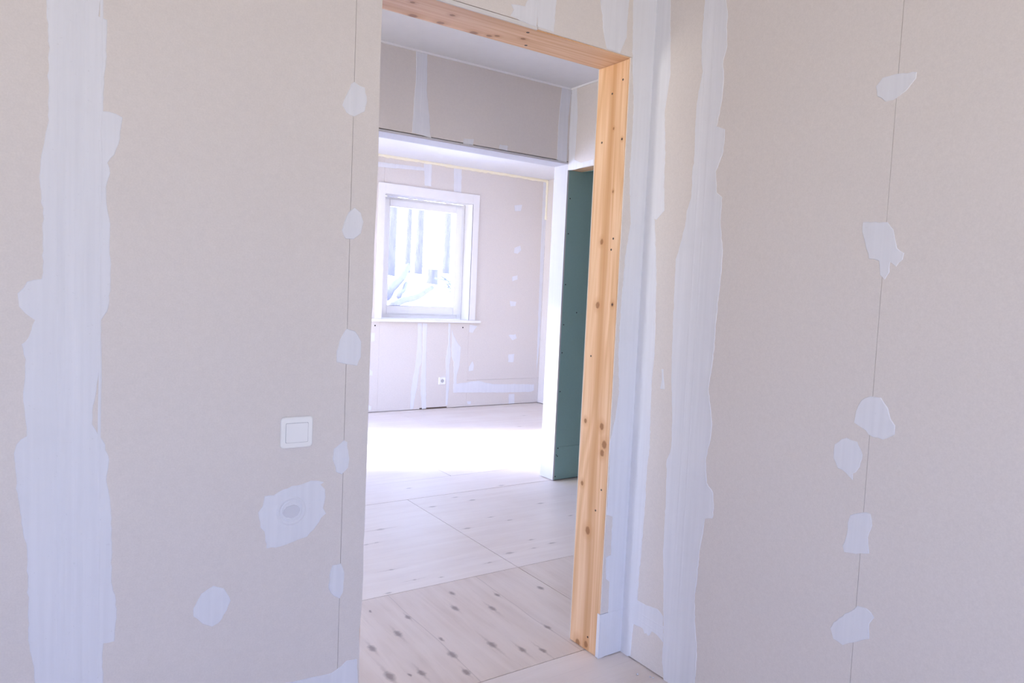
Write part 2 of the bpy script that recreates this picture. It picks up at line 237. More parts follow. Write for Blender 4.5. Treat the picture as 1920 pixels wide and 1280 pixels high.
FOAM = NT('yellow_foam', .8, .2); FOAM.col(FOAM.mix(FOAM.noise(30, FOAM.pos(), 3), (.93, .84, .62), (.90, .87, .74))); FOAM.bump(FOAM.noise(60, FOAM.pos(), 3), .6, .004); FOAM = FOAM.m
SNOW = NT('snow', .7, .3); SNOW.col(SNOW.mix(SNOW.noise(1.2, SNOW.pos(), 5), (.80, .82, .88), (.93, .93, .95))); SNOW.bump(SNOW.noise(3, SNOW.pos(), 5), .6, .1); SNOW = SNOW.m
def bark_mat(name, c):
    t = NT(name, .9, .1); p = t.pos(); f = t.noise(1, t.vm('MULTIPLY', p, (14, 14, 3)), 4, .6)
    t.col(t.mix(f, tuple(x*.6 for x in c), tuple(x*1.3 for x in c))); t.bump(f, .6, .02); return t.m
BARK = bark_mat('pine_bark', (.105, .095, .12)); LOGM = bark_mat('log_bark', (.115, .105, .12)); NEEDLE = bark_mat('pine_needles', (.10, .15, .10)); BRUSH = bark_mat('brushwood', (.14, .14, .14))
GLASS = D.materials.new('window_glass'); GLASS.use_nodes = True; g = GLASS.node_tree; g.nodes.clear()
go = g.nodes.new('ShaderNodeOutputMaterial'); gm = g.nodes.new('ShaderNodeMixShader'); gt = g.nodes.new('ShaderNodeBsdfTransparent'); gg = g.nodes.new('ShaderNodeBsdfGlossy'); gf = g.nodes.new('ShaderNodeFresnel')
gt.inputs[0].default_value = (.94, .96, .96, 1); gg.inputs['Roughness'].default_value = .02; gf.inputs[0].default_value = 1.35
g.links.new(gf.outputs[0], gm.inputs[0]); g.links.new(gt.outputs[0], gm.inputs[1]); g.links.new(gg.outputs[0], gm.inputs[2]); g.links.new(gm.outputs[0], go.inputs[0])

# ---------------------------------------------------------------- mesh helpers
def box(bm, x0, x1, y0, y1, z0, z1, bev=0):
    r = bmesh.ops.create_cube(bm, size=1)['verts']
    for v in r: v.co = Vector(((x0+x1)/2+v.co.x*(x1-x0), (y0+y1)/2+v.co.y*(y1-y0), (z0+z1)/2+v.co.z*(z1-z0)))
    if bev:
        es = list({e for v in r for e in v.link_edges}); bmesh.ops.bevel(bm, geom=es, offset=bev, segments=2, affect='EDGES')
    return bm
def obj(name, bm, mat, parent=None, smooth=False, base=None):
    if base:
        for v in bm.verts: v.co -= Vector(base)
    me = D.meshes.new(name); bmesh.ops.recalc_face_normals(bm, faces=bm.faces); bm.to_mesh(me); bm.free(); me.materials.append(mat)
    if smooth: me.polygons.foreach_set('use_smooth', [True]*len(me.polygons))
    o = D.objects.new(name, me); C.objects.link(o)
    if base and not parent: o.location = base
    if parent: o.parent = parent
    return o
def B_(*a, bev=0): return box(bmesh.new(), *a, bev=bev)
def struct(name, bm, mat, parent=None):
    o = obj(name, bm, mat, parent); o['kind'] = 'structure'; return o
def tag(o, label, cat, group=None):
    o['label'] = label; o['category'] = cat
    if group: o['group'] = group
    return o
def empty(name, loc):
    o = D.objects.new(name, None); o.empty_display_size = .1; C.objects.link(o); o.location = loc; return o
def child(o, parent, base):
    """mesh written in world coordinates hung under an Empty standing at base"""
    o.data.transform(Matrix.Translation(-Vector(base))); o.parent = parent; return o
def P3(face, a, b, h):
    k, s = face
    if k == 'A': return Vector((a, YA-h, b))
    if k == 'B': return Vector((XB-h, a, b))
    if k == 'C': return Vector((a, YC-h, b))
    if k == 'S': return Vector((XS-h, a, b))
    if k == 'F': return Vector((a, YF-h, b))
    if k == 'R': return Vector((XR-h, a, b))
def area(p): return .5*sum(p[i-1][0]*p[i][1]-p[i][0]*p[i-1][1] for i in range(len(p)))
def ragged(poly, step, amp, rnd):
    out = []
    for i in range(len(poly)):
        a, b = poly[i-1], poly[i]; dx, dy = b[0]-a[0], b[1]-a[1]; L = math.hypot(dx, dy)
        if L < 1e-6: continue
        n = max(1, int(L/step)); nx, ny = -dy/L, dx/L
        for j in range(1, n+1):
            t = j/n; k = rnd.gauss(0, amp) if j < n else rnd.gauss(0, amp*.4)
            out.append((a[0]+dx*t+nx*k, a[1]+dy*t+ny*k))
    return out
def smear(face, poly, parent, name='filler_patch', h=.0009, step=.011, amp=.0009, seed=1, mat=None, inset=.0016):
    h += .00017*(seed % 6); rnd = random.Random(seed); p = poly if area(poly) > 0 else poly[::-1]
    p = ragged(p, step, amp, rnd); n = len(p)
    q = []
    for i in range(n):
        a, b, c = p[i-1], p[i], p[(i+1) % n]
        tx, ty = c[0]-a[0], c[1]-a[1]; L = math.hypot(tx, ty) or 1
        q.append((b[0]-ty/L*inset, b[1]+tx/L*inset))
    bm = bmesh.new()
    lo = [bm.verts.new(P3((face, 0), a, b, -.0004)) for a, b in p]; hi = [bm.verts.new(P3((face, 0), a, b, h)) for a, b in q]
    for i in range(n): bm.faces.new((lo[i-1], lo[i], hi[i], hi[i-1]))
    co, _, tri, ov, _, _ = delaunay_2d_cdt([Vector(v) for v in q], [], [list(range(n))], 1, 1e-6)
    tv = [hi[ov[i][0]] if ov[i] else bm.verts.new(P3((face, 0), c.x, c.y, h)) for i, c in enumerate(co)]
    for t in tri:
        if len({tv[k] for k in t}) == 3 and not bm.faces.get([tv[k] for k in t]): bm.faces.new([tv[k] for k in t])
    return obj(name, bm, mat or FILL, parent)
def bead(face, a0, b0, a1, b1, wd, h, parent, base_h=.0008, name='filler_ridge', seed=0):
    """low tent-shaped ridge of compound left by the trowel"""
    rnd = random.Random(seed); L = math.hypot(a1-a0, b1-b0); n = max(2, int(L/.05)); tx, ty = (a1-a0)/L, (b1-b0)/L
    bm = bmesh.new(); rows = []
    for i in range(n+1):
        t = i/n; o = rnd.gauss(0, .0006); ca, cb = a0+(a1-a0)*t, b0+(b1-b0)*t; k = 1 if 0 < i < n else .15
        hh = h*k*(.7+.5*rnd.random())
        rows.append([bm.verts.new(P3((face, 0), ca-ty*(s*wd+o), cb+tx*(s*wd+o), base_h+g*hh)) for s, g in ((-.5, 0), (-.12, .9), (.12, 1), (.5, 0))])
    for i in range(n):
        for j in range(3): bm.faces.new((rows[i][j], rows[i][j+1], rows[i+1][j+1], rows[i+1][j]))
    return obj(name, bm, FILL, parent, smooth=True)
def screw_on(face, a, b, parent, r=.0042, h=.0003, name='screw', mat=None):
    bm = bmesh.new(); n = 10
    c = bm.verts.new(P3((face, 0), a, b, h*.3)); ring = [bm.verts.new(P3((face, 0), a+r*math.cos(6.2832*i/n), b+r*math.sin(6.2832*i/n), h)) for i in range(n)]
    low = [bm.verts.new(P3((face, 0), a+r*math.cos(6.2832*i/n), b+r*math.sin(6.2832*i/n), -.002)) for i in range(n)]
    for i in range(n): bm.faces.new((c, ring[i-1], ring[i])); bm.faces.new((ring[i-1], low[i-1], low[i], ring[i]))
    return obj(name, bm, mat or SCREW, parent)

# ---------------------------------------------------------------- walls: a framed core dressed with plasterboards
G = .0005   # half the gap left between two boards
# wall with the doorway
bm = bmesh.new(); y0, y1 = YA+BT+.0005, YA2-BT
box(bm, NX, .72, y0, y1, 0, CE); box(bm, .72, 1.709, y0, y1, 2.14, CE); box(bm, 1.709, XB+.15, y0, y1, 0, CE)
wall_left = struct('wall_left', bm, GAPM)
EDGE_A = Aedge[0]
def board_y(x0, x1, z0, z1, parent, y=YA, t=BT, mat=None, name='plasterboard'):
    return obj(name, B_(x0+G, x1-G, y, y+t, z0, z1), mat or BOARD, parent)
for x0, x1 in ((NX, -1.137), (-1.137, .063), (.063, .698)): board_y(x0, x1, .004, CE, wall_left)
# the board beside the opening has a saw-cut, slightly wavering edge
bm = bmesh.new(); pts = [(.698+G, .004), (.698+G, CE)] + [(.7655, CE)]*0
prof = [(.768, CE)] + [(a, b) for a, b in EDGE_A] + [(.764, .004)]
fr = [bm.verts.new((a, YA, b)) for a, b in pts+prof]; bk = [bm.verts.new((a, YA+BT, b)) for a, b in pts+prof]
bm.faces.new(fr); bm.faces.new(bk[::-1])
for i in range(len(fr)): bm.faces.new((fr[i-1], fr[i], bk[i], bk[i-1]))
obj('plasterboard', bm, BOARD, wall_left)
board_y(.768, 1.279, 2.104, CE, wall_left); board_y(1.279, 1.603, 2.0935, CE, wall_left); board_y(1.603, XB, 2.0935, CE, wall_left)
obj('plasterboard_strip', B_(.77, 1.277, YA+.0005, YA+BT, 2.0905, 2.1022), EDGE, wall_left)
board_y(1.6655, XB, .163, 2.0925, wall_left); obj('plasterboard_offcut', B_(1.661, XB, YA-.002, YA+BT, .003, .1615), FILL, wall_left)
# its corridor face
for x0, x1 in ((NX, -.4), (-.4, .768)): board_y(x0, x1, .004, CE, wall_left, YA2-BT)
board_y(.768, 1.665, 2.092, CE, wall_left, YA2-BT); board_y(1.665, XB+.14, .004, CE, wall_left, YA2-BT)
board_y(XB+.14, XS, .004, CE, wall_left, YA2-BT)
# right wall
xb = XB+BT
wall_right = struct('wall_right', B_(xb+.0005, xb+.14, NY, YA+BT, 0, CE), GAPM)
def board_x(y0_, y1_, z0, z1, parent, x=XB, t=BT, mat=None): return obj('plasterboard', B_(x, x+t, y0_+G, y1_-G, z0, z1), mat or BOARD, parent)
board_x(1.585, YA, .1665, CE, wall_right); board_x(1.585, YA, .004, .1645, wall_right)
for a, b in ((.977, 1.585), (-.223, .977), (-1.423, -.223), (NY, -1.423)): board_x(a, b, .004, CE, wall_right)
# rear walls of the near room with the window that lights it
def pierced_y(name, x0, x1, ya, yb, z1, op, mat=BOARD):
    bm = bmesh.new(); a, b, c, d = op
    box(bm, x0, a, ya, yb, 0, z1); box(bm, b, x1, ya, yb, 0, z1); box(bm, a, b, ya, yb, 0, c); box(bm, a, b, ya, yb, d, z1)
    return struct(name, bm, mat)
def pierced_x(name, y0_, y1_, xa, xb_, z1, ops, mat=BOARD):
    bm = bmesh.new(); y = y0_
    for a, b, c, d in ops:
        box(bm, xa, xb_, y, a, 0, z1); box(bm, xa, xb_, a, b, 0, c); box(bm, xa, xb_, a, b, d, z1); y = b
    box(bm, xa, xb_, y, y1_, 0, z1); return struct(name, bm, mat)
pierced_y('wall_rear', NX-.2, XB+.15, NY-.2, NY, CE, WN)
pierced_x('wall_side', NY, YC2, NX-.2, NX, CE, [WS, WH])
# corridor's far wall: header over a wide opening, boards, soffit and reveal linings
bm = bmesh.new(); a0, b0 = YC+BT, YC2-BT
box(bm, NX, XL+.15, a0+.0005, b0, 0, CE); box(bm, XL+.15, XS+BT, a0+.0005, b0, 2.185, CE); box(bm, XS+BT+.0005, XR, a0+.0005, b0, 0, CE)
wall_back = struct('wall_back', bm, DARK)
board_y(XL+.15, 1.857, 2.1845, CE, wall_back, YC); board_y(1.857, XS, 2.1845, CE, wall_back, YC)
for x0, x1 in ((NX, -1.1), (-1.1, .1), (.1, XL+.15)): board_y(x0, x1, .004, CE, wall_back, YC)
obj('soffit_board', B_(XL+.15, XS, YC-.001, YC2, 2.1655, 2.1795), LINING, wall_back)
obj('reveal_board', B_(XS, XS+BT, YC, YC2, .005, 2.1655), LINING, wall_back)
for x0, x1 in ((XL, 2.4), (2.4, XS+BT)): board_y(x0, x1, 2.18, CF, wall_back, YC2-BT)
board_y(XS+BT, XR, .004, CF, wall_back, YC2-BT)
gb = obj('moisture_board', B_(XS+BT+.0005, 4.1, YC+.0005, YC+BT, .236, CE), GREEN, wall_back); gb['label'] = 'green moisture-resistant board'
gb2 = obj('moisture_board', B_(XS+BT+.0005, 4.1, YC+.0005, YC+BT, .006, .2345), GREEN, wall_back); gb2['label'] = 'green moisture-resistant board, low cut strip'
for a, b in GSC: screw_on('C', a, b, wall_back, .0045)
screw_on('C', 3.0, .18, wall_back, .004)
# corridor's end wall with an opening into the green-boarded room
bm = bmesh.new(); box(bm, XS+BT+.0005, XS2, YA2, 3.0, 0, CE); box(bm, XS+BT+.0005, XS2, 3.0, YC-.0005, 2.19, CE)
wall_end = struct('wall_end', bm, DARK)
board_x(YA2, 3.0, .004, CE, wall_end, XS); board_x(3.0, YC, 2.126, CE, wall_end, XS)
board_x(YA2, 3.0, .004, CE, wall_end, XS2, BT, GREEN); board_x(3.0, YC, 2.126, CE, wall_end, XS2, BT, GREEN)
obj('lintel_timber', B_(XS+BT+.001, XS2-.001, 3.0, YC-.001, 2.128, 2.189), WOOD2, wall_end)
# far room
bm = bmesh.new(); WX0, WX1, WZ0, WZ1 = 2.925, 3.983, .965, 2.248
y0, y1 = YF+BT+.0005, YF2
box(bm, XL-.2, WF[0], y0, y1, 0, CF+.1); box(bm, WF[0], WF[1], y0, y1, 0, WF[2]); box(bm, WF[0], WF[1], y0, y1, WF[3], CF+.1); box(bm, WF[1], WX0, y0, y1, 0, CF+.1); box(bm, WX1, XR+.2, y0, y1, 0, CF+.1); box(bm, WX0, WX1, y0, y1, 0, WZ0-.03); box(bm, WX0, WX1, y0, y1, WZ1, CF+.1)
wall_far = struct('wall_far', bm, DARK)
for x0, x1, z0, z1 in ((XL, WF[0], .006, CF), (WF[0], WF[1], WF[3], CF), (WF[1], WX0, .006, CF), (WX0, 3.41, WZ1, CF), (3.41, 3.77, WZ1, CF), (3.77, XR, WZ1, CF), (WX0, 3.41, .006, WZ0-.03), (3.41, 3.745, .018, WZ0-.03), (3.745, WX1, .006, WZ0-.03), (WX1, XR, .30, WZ1), (WX1, XR, .006, .298)):
    board_y(x0, x1, z0, z1, wall_far, YF)
# corner-side right wall, left wall with windows
wall_room_right = struct('wall_room_right', B_(XR+BT, XR+.2, YC2, YF2, 0, CE), DARK)
for a, b in ((YC2, 5.2), (5.2, YF)): board_x(a, b, .006, CF, wall_room_right, XR)
pierced_x('wall_room_left', YC2, YF+.1, XL-.2, XL, CE, [WL1, WL2])
struct('wall_bath_right', B_(XR, XR+.2, YA2-.1, YC2, 0, CE), GREEN)
struct('wall_bath_front', B_(XS2, XR+.2, YA2-.1, YA2, 0, CE), BOARD)
# ceilings
struct('added_sun_shade_roof', B_(NX-3.6, NX-.2, NY-.6, YC2+1.2, 2.45, 2.6), CEILM)  # unseen roof added to keep the sun out of the left-hand windows
struct('ceiling', B_(NX-.2, XB+.15, NY-.2, YA2-.02, CE, CE+.2), CEILM)
struct('ceiling_corridor', B_(NX-.2, XR+.2, YA2-.02, YC2-.02, CE, CE+.2), CEILM)
struct('ceiling_far', B_(XL-.2, XR+.2, YC2-.02, YF+.02, CF, CF+.25), CEILM)
o = obj('trim_1', B_(NX, XS, YC-.009, YC, CE-.010, CE), TRIMM); o['kind'] = 'structure'
o = obj('trim_2', B_(XS-.009, XS, YA2, YC-.009, CE-.010, CE), TRIMM); o['kind'] = 'structure'

# ---------------------------------------------------------------- floor of plywood sheets
floor = struct('floor', B_(NX-.2, XR+.2, NY-.2, YF2, -.25, -.019), DARK)
def sheet(x0, x1, y0_, y1_, mat, dz=0):
    g_ = .0019
    o = obj('plywood_sheet', B_(x0+g_, x1-g_, y0_+g_, y1_-g_, -.0185, dz), mat, floor); return o
rows = [(NY, -1.01, (NX, -.2, 1.24, XB+.14), PLYP), (-1.01, .48, (NX, -.9, .6, XB+.14), PLYP), (.48, 1.909, (NX, -.7, .35, XB+.14), PLYP),
        (1.909, 2.67, (NX, -.6, .62, 1.887, 3.2, XR), PLYY), (2.67, 3.87, (NX, -.5, 1.887, 3.2, XR), PLYX), (3.87, 4.25, (NX, 0, 1.3, 3.2, XR), PLYX),
        (4.25, 5.45, (XL-.2, 2.4, 3.9, XR), PLYP), (5.45, 6.65, (XL-.2, 1.6, 3.1, XR), PLYP), (6.65, YF2-.1, (XL-.2, 2.3, 3.8, XR), PLYP)]
i = 0
for a, b, xs, mt_ in rows:
    for x0, x1 in zip(xs, xs[1:]):
        i += 1; sheet(x0, x1, a, b, mt_, -.0006*(i % 3)/2)
for k, (cx, cy) in enumerate(CRUMB):
    bm = bmesh.new(); bmesh.ops.create_icosphere(bm, subdivisions=1, radius=.004 if k == 0 else .0025)
    for v in bm.verts: v.co *= .7+.5*random.random()
    zm = min(v.co.z for v in bm.verts)
    for v in bm.verts: v.co = Vector((cx, cy, 0)) + Vector((v.co.x*1.5, v.co.y*1.3, v.co.z-zm))
    o = obj('plaster_crumb', bm, FILL, base=(cx, cy, 0)); tag(o, ('larger white plaster crumb on the plywood by the right wall', 'small white plaster speck hard against the right wall base', 'tiny white plaster speck on the floor nearest the frame edge')[k], 'crumb')

# ---------------------------------------------------------------- filler smears
names = iter(range(1000))
for p in PA: smear('A', p, wall_left, seed=next(names))
for p in PB: smear('B', p, wall_right, seed=next(names))
for p in PC: smear('C', p, wall_back, seed=next(names), step=.02)
for p in PS: smear('S', p, wall_end, seed=next(names), step=.02)
for p in PF: smear('F', p, wall_far, seed=next(names), step=.03, amp=.0015)
bead('A', .047, -.0+.01, .047, 2.65, .016, .0016, wall_left); bead('A', .080, .01, .080, 2.65, .018, .0014, wall_left, seed=2); bead('A', .120, .3, .120, 2.6, .006, .0008, wall_left, seed=3)
bead('A', 1.268, 2.11, 1.268, 2.65, .010, .0009, wall_left, seed=5); bead('A', 1.595, 2.11, 1.595, 2.65, .008, .0009, wall_left, seed=6)
bead('B', 1.600, .02, 1.600, 2.65, .014, .0011, wall_right, seed=9); bead('B', 1.570, .02, 1.570, 2.65, .014, .0011, wall_right, seed=10)
bead('B', 1.77, .180, 1.60, .174, .010, .0010, wall_right, seed=11); bead('B', 1.77, .155, 1.60, .150, .012, .0010, wall_right, seed=12)
bead('C', 1.84, 2.2, 1.84, 2.65, .012, .0012, wall_back, seed=13); bead('C', 1.875, 2.2, 1.875, 2.65, .010, .0012, wall_back, seed=14)
# the smeared-over round box: a ring and a rough sunken disc
def ring(a, b, r, wd, h):
    bm = bmesh.new(); n = 40; rows_ = []
    for i in range(n):
        t = 6.2832*i/n; rows_.append([bm.verts.new(P3(('A', 0), a+(r+s*wd)*math.cos(t), b+(r+s*wd)*math.sin(t), .0007+g*h)) for s, g in ((-.5, 0), (-.1, 1), (.1, 1), (.5, 0))])
    for i in range(n):
        for j in range(3): bm.faces.new((rows_[i-1][j], rows_[i-1][j+1], rows_[i][j+1], rows_[i][j]))
    return obj('filler_ring', bm, FILL, wall_left, smooth=True)
ring(.559, .688, .034, .010, .0032); ring(.559, .688, .0255, .006, .0016)
rr = random.Random(5)
smear('A', [(.559+(.0215+.003*rr.random())*math.cos(t/20*6.2832), .686+(.016+.004*rr.random())*math.sin(t/20*6.2832)) for t in range(20)], wall_left, 'filler_disc', h=.0012, step=.006, amp=.0012, seed=5, mat=DISH)

# ---------------------------------------------------------------- timber door frame
frame = empty('door_frame', (1.2, 1.918, 0)); tag(frame, 'raw pine timber frame lining the doorway, knotty upright and header', 'door frame')
fb = (1.2, 1.918, 0); y0, y1 = YA+.0045, YA2-.0035
def tim(name, *a, mat, bev=.0015): o = obj(name, B_(*a, bev=bev), mat); return child(o, frame, fb)
jr = tim('jamb_post', 1.664, 1.708, y0, y1, .0015, 2.0895, mat=JAMBM)
jl = tim('jamb_post', .72, .7635, y0, y1, .0015, 2.0895, mat=JAMBM)
hd = tim('header_beam', .72, 1.708, y0, y1, 2.0900, 2.139, mat=HEADM)
for y, z in ((1.867,2.026),(1.918,1.989),(1.856,1.825),(1.96,1.828),(1.873,1.488),(1.881,1.450),(1.86,1.26),(1.959,1.071),(1.896,.053),(1.865,.604),(1.89,.523)):
    bm = bmesh.new(); n = 10; r = .0036
    c = bm.verts.new((1.6642, y, z)); rg = [bm.verts.new((1.6634, y+r*math.cos(6.2832*i/n), z+r*math.sin(6.2832*i/n))) for i in range(n)]; lw = [bm.verts.new((1.668, y+r*math.cos(6.2832*i/n), z+r*math.sin(6.2832*i/n))) for i in range(n)]
    for i in range(n): bm.faces.new((c, rg[i-1], rg[i])); bm.faces.new((rg[i-1], lw[i-1], lw[i], rg[i]))
    o = obj('nail', bm, SCREW, jr); o.data.transform(Matrix.Translation(-Vector(fb)))
for x, y in ((1.266,1.87),(1.327,1.968)):
    bm = bmesh.new(); n = 10; r = .005
    c = bm.verts.new((x, y, 2.0902)); rg = [bm.verts.new((x+r*math.cos(6.2832*i/n), y+r*math.sin(6.2832*i/n), 2.0894)) for i in range(n)]; lw = [bm.verts.new((v.co.x, v.co.y, 2.095)) for v in rg]
    for i in range(n): bm.faces.new((c, rg[i-1], rg[i])); bm.faces.new((rg[i-1], lw[i-1], lw[i], rg[i]))
    o = obj('nail', bm, SCREW, hd); o.data.transform(Matrix.Translation(-Vector(fb)))

# ---------------------------------------------------------------- light switch
def rrect(bm, cx, cz, w_, h_, r, y, n=6):
    out = []
    for qx, qz, a0 in ((1, 1, 0), (-1, 1, 90), (-1, -1, 180), (1, -1, 270)):
        for i in range(n+1):
            t = math.radians(a0+90*i/n); out.append(bm.verts.new((cx+qx*(w_/2-r)+r*math.cos(t), y, cz+qz*(h_/2-r)+r*math.sin(t))))
    return out
def loft(bm, loops, cap=True):
    for a, b in zip(loops, loops[1:]):
        n = len(a)
        for i in range(n): bm.faces.new((a[i-1], a[i], b[i], b[i-1]))
    if cap: bm.faces.new(loops[-1])
def plate(name, cx, cz, levels, y0, mat, parent, base, hole=None):
    bm = bmesh.new(); lp = [rrect(bm, cx, cz, w_, h_, r, y0-d) for w_, h_, r, d in levels]
    loft(bm, lp); o = obj(name, bm, mat, smooth=False)
    for p in o.data.polygons: p.use_smooth = False
    return child(o, parent, base)
sw = empty('light_switch', (.567, YA, .897)); tag(sw, 'square white single-rocker light switch on the board left of the doorway', 'light switch')
sb = (.567, YA, .897); cx, cz = .567, .897
plate('switch_plate', cx, cz, ((.082,.080,.009,0),(.084,.082,.010,.002),(.084,.082,.010,.0055),(.081,.079,.010,.0085),(.076,.074,.009,.0102),(.062,.054,.004,.0106)), YA, PLASTIC, sw, sb)
plate('switch_gap_shade', cx-.001, cz, ((.0590,.0520,.003,.0100),(.0590,.0520,.003,.0108)), YA, flat('grey_gap_shade', (.35,.35,.38)), sw, sb)  # grey plate whose colour stands in for shade in the gap round the rocker
plate('rocker', cx-.001, cz, ((.0575,.0505,.003,.0105),(.0575,.0505,.003,.0118),(.0560,.0490,.003,.0126)), YA, PLASTIC2, sw, sb)

# ---------------------------------------------------------------- power socket in the far room
so = empty('power_socket', (3.67, YF, .303)); tag(so, 'small white round-holed power socket low on the far wall under the window', 'socket'); qb = (3.67, YF, .303)
plate('socket_plate', 3.67, .303, ((.080,.080,.008,0),(.080,.080,.008,.006),(.074,.074,.007,.010)), YF, PLASTIC, so, qb)
bm = bmesh.new(); n = 20
for r, d0 in ((.0205, .0102),):
    a = [bm.verts.new((3.67+r*math.cos(6.2832*i/n), YF-.0102, .303+r*math.sin(6.2832*i/n))) for i in range(n)]
    b = [bm.verts.new((3.67+r*math.cos(6.2832*i/n), YF-.0112, .303+r*math.sin(6.2832*i/n))) for i in range(n)]
    c = [bm.verts.new((3.67+r*.9*math.cos(6.2832*i/n), YF-.0112, .303+r*.9*math.sin(6.2832*i/n))) for i in range(n)]
    d = [bm.verts.new((3.67+r*.85*math.cos(6.2832*i/n), YF-.0104, .303+r*.85*math.sin(6.2832*i/n))) for i in range(n)]
    loft(bm, [a, b, c, d])
child(obj('socket_well', bm, flat('grey_socket_well', (.5,.5,.53))), so, qb)
for s in (-1, 1):
    bm = bmesh.new(); n = 10; k = bmesh.ops.create_cone(bm, segments=10, radius1=.0028, radius2=.0028, depth=.002, cap_ends=True)
    for v in bm.verts: v.co = Vector((3.67+s*.0095+v.co.x, YF-.0112+v.co.z, .303+v.co.y))
    child(obj('pin_hole', bm, RUBBER), so, qb)
child(obj('earth_clip', B_(3.668, 3.672, YF-.0125, YF-.0105, .283, .291), STEEL), so, qb)
child(obj('earth_clip', B_(3.668, 3.672, YF-.0125, YF-.0105, .315, .323), STEEL), so, qb)

# ---------------------------------------------------------------- the far room's window
win = empty('window_1', (3.453, YF, .965)); win['kind'] = 'structure'; wb = (3.453, YF, .965)
def wp(name, bm, mat, par=None):
    o = obj(name, bm, mat); o.data.transform(Matrix.Translation(-Vector(wb))); o.parent = par or win; return o
ix0, ix1, iz0, iz1 = 2.938, 3.970, .967, 2.233
ca = -.014
for a in ((2.865, ix0, YF-.014, YF, .967, 2.338), (ix1, 4.048, YF-.014, YF, .967, 2.338)): wp('casing', B_(*a, bev=.0015), CASING)
wp('casing', B_(ix0, ix1, YF-.014, YF, iz1, 2.338, bev=.0015), CASING)
wp('reveal_lining', B_(ix0-.012, ix0, YF-.012, 6.95, iz0, iz1+.012), CASING); wp('reveal_lining', B_(ix1, ix1+.012, YF-.012, 6.95, iz0, iz1+.012), CASING)
wp('reveal_lining', B_(ix0, ix1, YF-.012, 6.95, iz1, iz1+.012), CASING)
wp('window_sill', B_(2.825, 4.108, YF-.045, YF, .938, .966, bev=.004), WHITE); wp('window_sill_inner', B_(ix0, ix1, YF, 6.95, .940, .9665), WHITE)
def frame4(name, x0, x1, z0, z1, w_, ya, yb, mat, par=None, bev=.004):
    bm = bmesh.new(); box(bm, x0, x0+w_, ya, yb, z0, z1, bev=bev); box(bm, x1-w_, x1, ya, yb, z0, z1, bev=bev)
    box(bm, x0+w_-.001, x1-w_+.001, ya+.0003, yb, z0, z0+w_, bev=bev); box(bm, x0+w_-.001, x1-w_+.001, ya+.0003, yb, z1-w_, z1, bev=bev)
    return wp(name, bm, mat, par)
fx0, fx1, fz0, fz1 = ix0+.002, ix1-.002, .967, iz1-.002
frame4('window_frame', fx0, fx1, fz0, fz1, .062, 6.945, 7.01, WHITE)
sash = frame4('sash', 2.985, 3.925, 1.015, 2.205, .074, 6.930, 6.99, WHITE)
frame4('glazing_bead', 3.056, 3.868, 1.087, 2.145, .012, 6.936, 6.962, WHITE, sash, .002)
frame4('gasket', 3.067, 3.866, 1.098, 2.141, .004, 6.952, 6.964, RUBBER, sash, 0)
wp('glass_pane', B_(3.060, 3.866, 6.958, 6.962, 1.09, 2.142), GLASS, sash)
# plain frames and panes of the unseen windows placed for light behind and to the left of the camera
def plain_window(k, fn, a0, a1, z0, z1, mid):
    o = empty('window_%d' % k, fn((a0+a1)/2, 0, z0)); o['kind'] = 'structure'; base = tuple(o.location)
    def q(name, u0, u1, d0, d1, w0, w1, mat):
        p, r = fn(u0, d0, w0), fn(u1, d1, w1); b = B_(min(p[0], r[0]), max(p[0], r[0]), min(p[1], r[1]), max(p[1], r[1]), w0, w1)
        x = obj(name, b, mat); x.data.transform(Matrix.Translation(-Vector(base))); x.parent = o
    for u0, u1, w0, w1 in ((a0, a0+.06, z0, z1), (a1-.06, a1, z0, z1), (a0+.06, a1-.06, z0, z0+.06), (a0+.06, a1-.06, z1-.06, z1)) + (((mid-.03, mid+.03, z0+.06, z1-.06),) if mid else ()):
        q('frame_bar', u0, u1, .05, .11, w0, w1, WHITE)
    es = [a0+.06] + ([mid-.03, mid+.03] if mid else []) + [a1-.06]
    for j in range(0, len(es), 2): q('glass_pane', es[j], es[j+1], .078, .082, z0+.06, z1-.06, GLASS)
plain_window(2, lambda u, d, w_: (u, NY-d, w_), *WN, -.65)
plain_window(6, lambda u, d, w_: (NX-d, u, w_), *WS, None)  # unseen, added to brighten the right wall
plain_window(7, lambda u, d, w_: (u, YF2-.12+d, w_), *WF, None)  # unseen glazed opening, added to brighten the far room's floor
plain_window(3, lambda u, d, w_: (NX-d, u, w_), *WH, None)  # unseen, added to raise the light in the corridor
plain_window(4, lambda u, d, w_: (XL-d, u, w_), *WL1, None)  # unseen, sized so the sun lands on the reveal
plain_window(5, lambda u, d, w_: (XL-d, u, w_), *WL2, None)
bm = bmesh.new(); box(bm, WF[0], WF[0]+.012, YF-.001, YF2-.07, WF[2], WF[3]); box(bm, WF[1]-.012, WF[1], YF-.001, YF2-.07, WF[2], WF[3])
box(bm, WF[0]+.012, WF[1]-.012, YF-.001, YF2-.07, WF[3]-.012, WF[3]); box(bm, WF[0]+.012, WF[1]-.012, YF-.02, YF2-.07, WF[2]-.0, WF[2]+.02); struct('trim_3', bm, CASING)
# drips, fixings under the sill
screw_on('F', 2.875, .895, wall_far, .008); screw_on('F', 3.905, .885, wall_far, .008)

